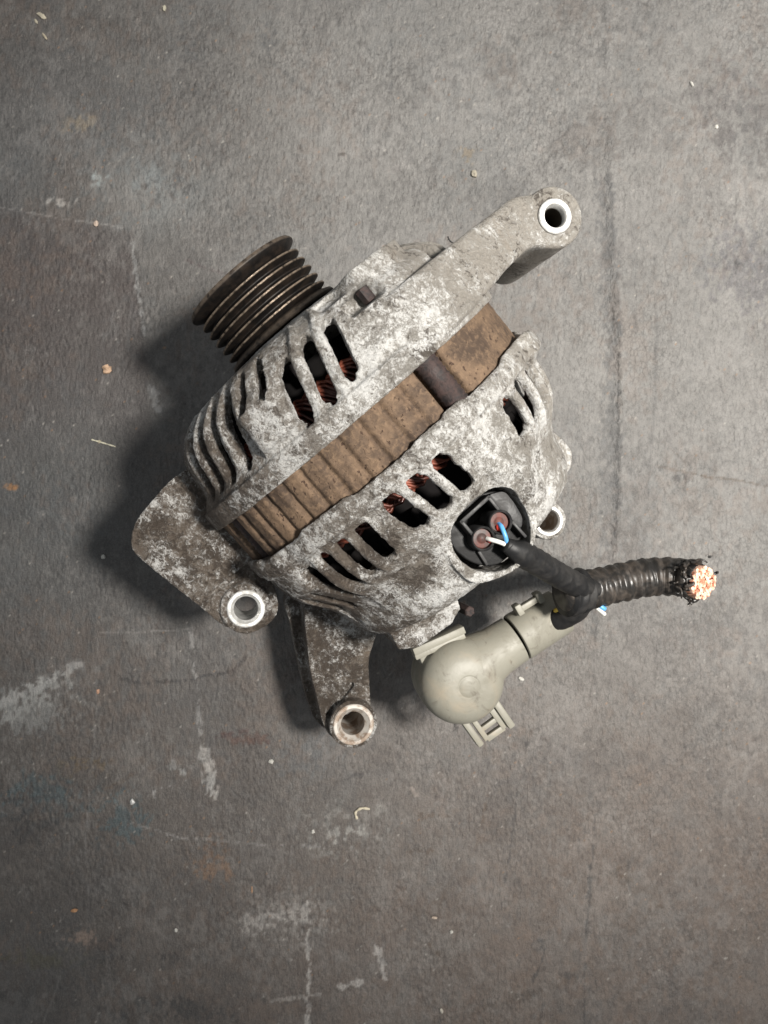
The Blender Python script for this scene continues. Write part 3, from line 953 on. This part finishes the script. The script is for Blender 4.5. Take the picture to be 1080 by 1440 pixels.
def vnoise(x, y, seed):
    """value noise"""
    r_ = np.random.default_rng(seed); T = r_.random((256, 256))
    xi, yi = np.floor(x).astype(int), np.floor(y).astype(int)
    fx, fy = x - xi, y - yi; fx = fx * fx * (3 - 2 * fx); fy = fy * fy * (3 - 2 * fy)
    g = lambda a, b: T[a % 256, b % 256]
    return (g(xi, yi) * (1 - fx) + g(xi + 1, yi) * fx) * (1 - fy) + (g(xi, yi + 1) * (1 - fx) + g(xi + 1, yi + 1) * fx) * fy
def fbm(x, y, seed, o=4):
    s = 0; a_ = .5
    for k in range(o): s = s + a_ * vnoise(x * 2 ** k + 31 * k, y * 2 ** k + 17 * k, seed + k); a_ *= .5
    return s / (1 - .5 ** o)
WX = X + 5 * (fbm(X / 14, Y / 14, 51) - .5); WY = Y + 5 * (fbm(X / 14, Y / 14, 61) - .5)
grit = fbm(X / 2.2, Y / 2.2, 71, 3)
patch = fbm(X / 11, Y / 11, 81, 4)
grain_ = fbm(X / 1.3, Y / 2.3, 131, 2)

def stroke(pts, w, soft=.5, wig=.35, brk=.0):
    """mask of a polyline given in photograph pixels; w in millimetres"""
    x = X + (WX - X) * wig; y = Y + (WY - Y) * wig
    P = [fpx(*p) for p in pts]; best = np.full(X.shape, 1e9)
    for (ax, ay), (bx, by) in zip(P[:-1], P[1:]):
        dx, dy = bx - ax, by - ay; L2 = dx * dx + dy * dy
        t = np.clip(((x - ax) * dx + (y - ay) * dy) / L2, 0, 1)
        best = np.minimum(best, np.hypot(x - ax - t * dx, y - ay - t * dy))
    m = np.clip((w / 2 * (1 + soft) - best) / (w * soft + 1e-6), 0, 1)
    if brk: m = m * np.clip((grit * .6 + patch * .5 - brk) * 5, 0, 1)
    return m
def blob(px, py, rx, ry, brk=0., rot=0., p_=2.):
    cx, cy = fpx(px, py); c_, s_ = math.cos(rot), math.sin(rot)
    dx, dy = WX - cx, WY - cy
    a_ = (dx * c_ + dy * s_) / (rx * K); b2 = (-dx * s_ + dy * c_) / (ry * K)
    m = np.exp(-(a_ * a_ + b2 * b2) ** (p_ / 2))
    if brk: m = m * np.clip((grit * .6 + patch * .5 - brk) * 5, 0, 1)
    return m

COLR = np.ones(X.shape + (3,)) * np.array([.165, .160, .152])
def paint(m, col, amt=1.0, soft_ok=True):
    global COLR
    if amt >= .5 or soft_ok is False:
        m = np.clip((m * 1.15 + (grain_ - .5) * 1.9 + (grit - .5) * 1.5 + (patch - .5) * 1.3 - .42) * 2.6, 0, 1) * np.clip(m * 6, 0, 1)
    m = (m * amt)[..., None]; COLR = COLR * (1 - m) + np.array(col) * m
DARK, PALE, BROWN, TEAL = (.028, .026, .026), (.36, .345, .325), (.075, .052, .036), (.045, .075, .085)
WARM = (.098, .084, .074)
# broad tone: brown grime mixed with painted light falloff towards the bottom and the left, a dark squared patch, bluish worn patches
COLR *= (1 + .30 * (fbm(X / 34, Y / 34, 141, 4) - .5))[..., None]
def wash(m, col, amt):
    global COLR
    m = np.clip(m, 0, 1) * amt
    m = np.clip(m * (.55 + .9 * fbm(X / 9, Y / 9, 151, 4)), 0, 1)[..., None]; COLR = COLR * (1 - m) + np.array(col) * m
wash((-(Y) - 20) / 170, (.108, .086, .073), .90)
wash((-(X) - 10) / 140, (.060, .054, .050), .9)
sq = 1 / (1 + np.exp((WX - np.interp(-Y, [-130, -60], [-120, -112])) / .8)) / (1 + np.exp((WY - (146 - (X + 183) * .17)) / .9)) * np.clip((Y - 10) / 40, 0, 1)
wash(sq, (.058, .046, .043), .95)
wash(blob(60, 200, 150, 90), (.100, .104, .106), .7)
wash(blob(205, 260, 70, 50), (.165, .178, .178), .9)
wash(blob(70, 130, 120, 110), (.085, .082, .080), .7)
wash(blob(90, 720, 130, 150), (.062, .068, .070), .9)
wash(blob(240, 760, 230, 300), (.068, .064, .062), .6)
wash(blob(240, 1120, 330, 190), (.086, .074, .066), .7)
wash(blob(960, 1280, 200, 200), (.108, .085, .071), .7)
for k, (a_, b2, c_, d2, e_) in enumerate([(60, 1120, 70, 26, TEAL), (50, 1165, 30, 24, DARK), (165, 1155, 30, 30, TEAL), (120, 1080, 24, 14, (.12, .085, .045)), (40, 1000, 60, 30, (.16, .16, .155)),
        (300, 1215, 22, 26, (.15, .09, .055)), (405, 1290, 55, 30, (.19, .175, .16)), (125, 1325, 30, 12, (.26, .19, .15)), (150, 1330, 25, 20, DARK), (60, 1350, 50, 14, (.065, .058, .035)),
        (230, 1345, 20, 8, DARK), (250, 1425, 80, 16, (.03, .03, .03)), (490, 1165, 50, 30, (.20, .19, .175)), (430, 1060, 40, 30, (.10, .10, .10)), (345, 1040, 30, 8, (.07, .03, .02)),
        (900, 1260, 60, 40, (.09, .075, .065)), (640, 660, 60, 60, (.12, .12, .12)), (1040, 150, 60, 60, (.10, .092, .09)), (1060, 380, 50, 60, (.105, .10, .105)),
        (560, 235, 12, 8, (.22, .21, .2)), (140, 250, 14, 10, (.28, .32, .32)), (80, 280, 18, 6, PALE), (120, 175, 18, 10, (.2, .16, .11)), (655, 215, 12, 10, (.19, .15, .10)),
        (640, 1025, 7, 6, DARK), (745, 1050, 4, 5, DARK), (965, 670, 6, 5, DARK), (950, 672, 4, 10, DARK), (1035, 372, 6, 5, DARK), (957, 1232, 8, 5, BROWN), (928, 1275, 6, 5, BROWN), (500, 1090, 8, 6, DARK),
        (870, 1235, 14, 10, BROWN), (610, 1150, 16, 5, BROWN), (590, 1195, 16, 4, BROWN), (805, 1375, 10, 6, DARK), (755, 1335, 7, 12, DARK), (178, 135, 20, 10, (.08, .075, .075)), (255, 255, 14, 16, (.06, .06, .06)), (225, 270, 18, 14, (.06, .06, .06)),
        (260, 60, 14, 30, (.08, .08, .08)), (380, 60, 10, 30, (.085, .085, .085)), (480, 215, 6, 4, DARK), (420, 205, 4, 4, DARK), (15, 685, 8, 3, (.30, .14, .04))]):
    paint(blob(a_, b2, c_, d2, brk=.30 if c_ > 12 else 0), e_, .75)
# dark creases and tyre-like rub marks, and one soft shade painted beside the raised crease
paint(stroke([(848, -20), (853, 120), (856, 230)], 3, .8), (.07, .068, .066), .25)
paint(stroke([(857, 235), (866, 380), (872, 480), (871, 560), (869, 690), (863, 800)], 1.1, .6), (.055, .054, .054), .65)
paint(stroke([(850, 260), (858, 400), (862, 480), (861, 560), (858, 690), (852, 800)], 7, .9), (.062, .064, .067), .55)  # soft shade along the left of the raised crease, painted in
paint(stroke([(925, 440), (921, 560), (915, 640), (908, 720)], 1.3, .8), (.07, .07, .07), .45)
paint(stroke([(837, 690), (835, 830), (838, 900)], 2.4, .8, brk=.35), (.06, .06, .06), .6)
paint(stroke([(925, 655), (960, 662), (1000, 670), (1085, 684)], .9, .7), BROWN, .65)
paint(stroke([(932, 620), (965, 650)], .6), BROWN, .5)
paint(stroke([(838, 1140), (835, 1215), (829, 1260), (824, 1340), (822, 1450)], .9, .8), DARK, .65)
paint(stroke([(833, 1215), (826, 1260)], 2.0, .8), DARK, .8)
paint(stroke([(685, 1120), (678, 1160)], 1.6, .9), BROWN, .75)
paint(stroke([(676, 1160), (668, 1200)], 1.2, .9), BROWN, .4)
paint(stroke([(727, 1115), (718, 1200), (705, 1280)], .7, .8), DARK, .7)
paint(stroke([(640, 1225), (615, 1285)], 1.6, .9), BROWN, .45)
paint(stroke([(768, 1335), (752, 1380)], 1.5, .8), DARK, .75)
paint(stroke([(765, 1410), (760, 1440)], 1.8, .8), DARK, .55)
paint(stroke([(805, 1375), (770, 1392), (720, 1408), (660, 1425)], 3.4, .9, brk=.25), (.07, .055, .045), .6)
paint(stroke([(603, 1330), (617, 1345)], 2.0, .8), BROWN, .7)
paint(stroke([(548, 40), (552, 100), (548, 180)], 1.6, .9), (.06, .06, .06), .55)
paint(stroke([(545, 105), (558, 105)], 1.6), DARK, .5)
paint(stroke([(262, 365), (285, 375), (320, 385)], 1.0, .9), (.07, .05, .05), .6)
paint(stroke([(355, 75), (395, 95), (420, 120), (450, 135)], 1.4, .9, brk=.3), (.07, .07, .07), .6)
paint(stroke([(150, 940), (170, 955), (200, 962), (260, 958), (330, 943), (345, 925)], 1.5, .8), DARK, .85)
paint(stroke([(-5, 1127), (40, 1125), (60, 1122)], 1.6, .8), DARK, .8)
paint(stroke([(150, 1110), (185, 1090)], 1.6, .9, brk=.3), BROWN, .7)
paint(stroke([(300, 1040), (345, 1028)], 1.6, .9, brk=.3), (.06, .025, .02), .7)
paint(stroke([(120, 920), (140, 840), (150, 760)], 2.4, .9, brk=.3), (.04, .04, .04), .5)
paint(stroke([(85, 1368), (120, 1352), (160, 1345)], 1.6, .9), (.05, .05, .05), .6)
# pale scuffs, and one lit gap painted between shadows
paint(stroke([(186, 335), (192, 400), (203, 470)], 1.6, .9, brk=.30), (.24, .24, .235), .7)
paint(stroke([(-5, 290), (80, 305), (172, 318)], .7, .9), (.26, .25, .24), .55)
paint(stroke([(215, 545), (222, 575)], 3, .9), (.22, .22, .22), .7)  # lit patch between pulley and body shadows, put into the colour
paint(stroke([(135, 890), (200, 890), (280, 882)], .7, .9), (.22, .21, .20), .6)
paint(stroke([(137, 892), (130, 1060), (118, 1200)], .6, .9), (.20, .195, .19), .45)
paint(stroke([(268, 890), (275, 960), (284, 1050)], 1.6, .9, brk=.30), (.26, .25, .24), .8)
paint(stroke([(288, 1050), (292, 1085), (297, 1118)], 4.6, .8, brk=.30), PALE, .9)
paint(stroke([(290, 1080), (297, 1120)], 2.2, .8), (.40, .39, .37), .6)
paint(stroke([(0, 990), (50, 965), (110, 935)], 3.5, .9, brk=.36), (.30, .295, .285), .8)
paint(stroke([(0, 1000), (90, 960)], 9, .9, brk=.42), (.24, .24, .23), .6)
paint(stroke([(426, 1060), (418, 1150), (405, 1240)], .6, .9), (.18, .17, .165), .4)
paint(stroke([(185, 1160), (260, 1180), (380, 1190), (560, 1195)], .8, .9, brk=.38), (.24, .23, .22), .55)
paint(stroke([(430, 1270), (434, 1350), (432, 1445)], 1.6, .9, brk=.34), (.34, .32, .30), .85)
paint(stroke([(527, 1330), (536, 1348), (541, 1378)], 3.0, .9, brk=.25), (.33, .31, .29), .85)
paint(stroke([(350, 1300), (430, 1285)], 7, .9, brk=.36), (.30, .28, .26), .8)
paint(stroke([(480, 1390), (510, 1380)], 3.0, .9, brk=.34), (.34, .32, .3), .8)
paint(stroke([(380, 1410), (450, 1400)], 1.4, .9, brk=.35), (.3, .28, .26), .6)
paint(stroke([(215, 1115), (235, 1105)], 4, .9, brk=.34), (.34, .33, .32), .8)
paint(stroke([(240, 1075), (262, 1095)], 3, .9, brk=.36), (.3, .3, .29), .7)
paint(stroke([(470, 1175), (520, 1165)], 6, .9, brk=.40), (.3, .29, .27), .7)
paint(stroke([(580, 1110), (585, 1120)], 1.6, .9), (.28, .24, .21), .6)
paint(stroke([(580, 1340), (530, 1430)], .6, .9), (.2, .19, .18), .3)
paint(stroke([(85, 1370), (60, 1440)], .7, .9), (.2, .19, .18), .4)
# fine specks
sp = np.random.default_rng(5).random(X.shape)
paint((sp > .9985) * 1.0, (.33, .31, .28), .8)
paint((sp < .0012) * 1.0, (.25, .14, .07), .7)
# overall mottling
for k_, (c_, a_) in enumerate([((.13, .085, .06), .22), ((.060, .072, .08), .18), ((.04, .036, .036), .30), ((.22, .21, .20), .22)]):
    n_ = fbm(X / 2.4, Y / 3.4, 201 + 10 * k_, 3) * .6 + fbm(X / 30, Y / 30, 205 + 10 * k_, 3) * .55
    m_ = (np.clip((n_ - .62) * 9, 0, 1) * a_)[..., None]; COLR = COLR * (1 - m_) + np.array(c_) * m_
COLR *= (1 + .26 * (fbm(X / 26, Y / 26, 91, 5) - .5))[..., None]
COLR *= (1 + .30 * (fbm(X / 3.0, Y / 3.0, 95, 3) - .5))[..., None]
# height: soft ridge along the long crease, slight waviness
Z = .9 * (fbm(X / 70, Y / 70, 33, 2) - .5)
rx = np.interp(-Y, [-300, -150, -60, 0, 40, 300], [104, 107, 112.5, 111.5, 109, 100])
fade = np.clip((Y + 40) / 30, 0, 1) * np.clip((190 - Y) / 40, 0, 1)
dxr = X - rx
Z += fade * (.9 * np.exp(-((dxr - 1.6) / 2.2) ** 2) - .7 * np.exp(-((dxr + 4) / 4.5) ** 2))
lx = np.interp(-Y, [-130, -80], [-120, -114.5]); f2 = np.clip((Y - 78) / 8, 0, 1) * np.clip((136 - Y) / 8, 0, 1)
Z += f2 * .35 / (1 + np.exp(-(X - lx) / .5)) * np.exp(-np.clip(X - lx, 0, None) / 25)
Z -= .8 + Z[np.abs(X) < 100].max() * 0 
ny, nx = X.shape
co_ = np.empty((ny * nx, 3), np.float32)
co_[:, 0] = X.ravel() * MM; co_[:, 1] = Y.ravel() * MM; co_[:, 2] = Z.ravel() * MM
idx = np.arange(ny * nx).reshape(ny, nx)
F = np.stack([idx[:-1, :-1], idx[:-1, 1:], idx[1:, 1:], idx[1:, :-1]], -1).reshape(-1, 4)
me = bpy.data.meshes.new('mat')
me.vertices.add(len(co_)); me.vertices.foreach_set('co', co_.ravel())
me.loops.add(F.size); me.loops.foreach_set('vertex_index', F.ravel().astype(np.int32))
me.polygons.add(len(F)); me.polygons.foreach_set('loop_start', np.arange(0, F.size, 4, dtype=np.int32))
me.update(calc_edges=True)
at = me.color_attributes.new('wear_and_falloff', 'FLOAT_COLOR', 'POINT')
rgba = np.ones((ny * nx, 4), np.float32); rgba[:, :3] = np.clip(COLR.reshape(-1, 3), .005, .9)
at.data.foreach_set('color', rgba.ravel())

def mat_material():
    m, nt, p = mat('worn_grey_leathercloth'); b = NB(nt)
    c = b.attr('wear_and_falloff')[0]
    st_co = b.mapping((1.0, .46, 1))
    wr = b.noise(640, 3, .55, .5, st_co)
    cells = b.vor(560, 'SMOOTH_F1', b.mapping((1.0, .70, 1)))
    fine = b.noise(1700, 4, .7)
    patchy = b.ramp(b.noise(18, 3, .6), .38, .64, .25, 1.0)
    cr = b.vor(500, 'DISTANCE_TO_EDGE', b.mapping((1.0, .66, 1)))
    c = b.mix(b.math('MULTIPLY', b.ramp(cr, .0, .14, 1., 0.), b.math('MULTIPLY', patchy, .30)), c, (.030, .027, .025))
    c = b.mix(b.ramp(wr, .50, .32, 0., .30), c, (.028, .026, .025))
    c = b.mix(b.ramp(fine, .45, .72, 0., .30), c, b.mix(b.noise(40, 2), (.20, .195, .185), (.17, .145, .125)))
    c = b.mix(b.ramp(fine, .55, .30, 0., .34), c, (.035, .032, .031))
    h = b.math('ADD', b.math('MULTIPLY', fine, .45), b.math('MULTIPLY', wr, 1.0))
    h = b.math('SUBTRACT', h, b.math('MULTIPLY', cells, b.math('MULTIPLY', patchy, .9)))
    setp(nt, p, Base_Color=c, Roughness=b.ramp(b.noise(60, 5, .65), .3, .7, .50, .66), Specular_IOR_Level=.5,
         Normal=b.bump(h, .00105, .85))
    return m
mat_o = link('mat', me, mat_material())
mat_o['kind'] = 'structure'
mat_o['label'] = 'worn dark grey leather-grained mat with scuffs, stains and creases'

# ------------------------------------------------------------------ crumbs lying on the mat
def ground_z(x, y):
    i = int(np.argmin(np.abs(xs - x))); j = int(np.argmin(np.abs(ys - y))); return Z[j, i]
def crumb(px, py, r_, col, label, sx=1., sy=1., rot=0., group=None, name='crumb', h=.6, cat='crumb', rough=.7):
    r_ *= .85; col = tuple(k * .72 for k in col)
    x, y = fpx(px, py)
    bm_ = bmesh.new()
    bmesh.ops.create_icosphere(bm_, subdivisions=2, radius=1)
    sd = Vector((px * .37, py * .21, 0))
    for v in bm_.verts:
        k = 1 + .42 * mnoise.noise(v.co * 1.5 + sd) + .22 * mnoise.noise(v.co * 3.5 + sd)
        q = v.co * k
        q = Vector((q.x * r_ * sx, q.y * r_ * sy, q.z * r_ * h))
        v.co = Matrix.Rotation(rot, 3, 'Z') @ q
    key = 'crumb_' + '_'.join(f'{c_:.2f}' for c_ in col)
    if key not in M: M[key] = simple('crumb_matter', col, rough, 0, scale=900, var=.35)
    o = obj(name, bm_, M[key], None, smooth=False)
    o.location = (x * MM, y * MM, (ground_z(x, y) + r_ * h * .75) * MM)
    o['label'] = label; o['category'] = cat
    if group: o['group'] = group
    return o
TAN, WHT, ORG = (.62, .42, .28), (.72, .70, .64), (.55, .30, .15)
crumb(150, 519, 2.5, TAN, 'large pinkish tan crumb on the mat left of the pulley shadow')
crumb(667, 244, 2.0, (.42, .38, .30), 'pale grey pebble-like crumb on the mat above the long arm', sx=.85, sy=1.05)
crumb(1008, 178, 1.1, WHT, 'small white crumb on bare mat at the far upper right, under the elongated one')
crumb(973, 117, 1.3, WHT, 'small elongated white crumb nearest the top right corner of the mat', sx=.5, sy=1.3, rot=.5)
crumb(135, 314, 1.5, (.66, .52, .42), 'tan crumb at the end of the thin pale scratch', sy=1.2, sx=.8)
crumb(104, 1281, 1.5, ORG, 'orange tan flake near the lower left corner of the mat', sx=1.2, sy=.7)
crumb(137, 973, 1.2, (.62, .36, .24), 'pinkish orange speck under the black curved rub mark', sy=1.1, sx=.8)
crumb(58, 21, 2.0, (.60, .54, .42), 'cream sliver in the top left corner, upper one of a pair', sx=1.4, sy=.6, rot=-.6, name='sliver', cat='sliver', h=.4)
crumb(50, 29, 1.3, (.60, .54, .42), 'short cream sliver in the top left corner, beside the longer one', sx=.6, sy=1.1, rot=.5, name='sliver', cat='sliver', h=.4)
crumb(62, 50, 1.7, (.55, .48, .36), 'thin cream sliver in the top left corner, lowest of the three', sx=.45, sy=1.4, rot=.6, name='sliver', cat='sliver', h=.4)
crumb(231, 11, 1.4, (.58, .54, .42), 'cream crumb at the top edge of the mat', sx=.7, sy=1.2)
crumb(733, 955, 1.5, WHT, 'white chip on the mat right of the beige boot', sx=1.2, sy=.7, rot=-.4)
crumb(186, 1128, 1.4, (.66, .66, .64), 'shiny whitish bead lying left of the white vertical scuff', name='bead', cat='bead', rough=.3)
crumb(381, 1071, 1.4, WHT, 'white flake below the lower mounting ear', sx=1.0, sy=.8)
crumb(440, 1170, 1.1, WHT, 'small white speck beside the pale curled shaving', sx=.8, sy=1.1)
crumb(145, 783, 1.2, (.68, .67, .62), 'whitish speck left of the bracket corner, inside the shadow edge')
crumb(247, 1309, 1.1, WHT, 'tiny white speck beside the pinkish smear at lower left', sx=.8)
crumb(621, 1422, 1.4, (.60, .56, .48), 'pale oval crumb at the bottom edge of the mat', sx=.6, sy=1.2, rot=.3)
crumb(635, 1311, 1.0, WHT, 'tiny white speck below the dark rub marks at lower centre')
crumb(611, 1291, 1.2, (.62, .50, .40), 'small tan flake left of the white speck at lower centre', sx=1.3, sy=.7)
crumb(139, 621, .9, (.55, .50, .36), 'tiny yellowish speck with a thin straw pointing right', sx=1.2)
crumb(354, 1252, 1.2, (.50, .30, .18), 'thin tan splinter standing alone below the white scuff', sx=.35, sy=1.6, name='splinter', cat='splinter', h=.3)
# curled pale shaving
def strip(name, pts, r_, col, label, cat):
    P = []
    for (a_, b2) in pts:
        x, y = fpx(a_, b2); P.append((x, y, ground_z(x, y) + r_ + .1))
    b_ = bmesh.new(); add_tube(b_, [Vector(p) for p in spline(P, 24)], lambda k, t: r_ * (1 + .25 * math.sin(k)), 8)
    c = Vector(P[0]); bmesh.ops.translate(b_, vec=-c, verts=b_.verts)
    key = 's_' + name + label
    M[key] = simple('strip_matter', col, .6, 0, scale=500)
    o = obj(name, b_, M[key]); o.location = c * MM
    o['label'] = label; o['category'] = cat
    return o
strip('shaving', [(502, 1152), (500, 1143), (508, 1137), (520, 1138)], .6, (.50, .45, .34), 'pale curled shaving on the mat below the beige boot', 'shaving')
strip('straw', [(128, 618), (142, 622), (162, 628)], .32, (.55, .52, .40), 'thin straw-like sliver on the mat left of the fins', 'straw')
strip('thread', [(630, 332), (633, 338), (640, 343)], .28, (.03, .03, .03), 'short dark curved thread on the mat above the long arm', 'thread')
crumb(999, 783, .9, (.03, .028, .026), 'black scrap of torn tape on the mat above the bare copper end', name='tape_scrap', cat='scrap')
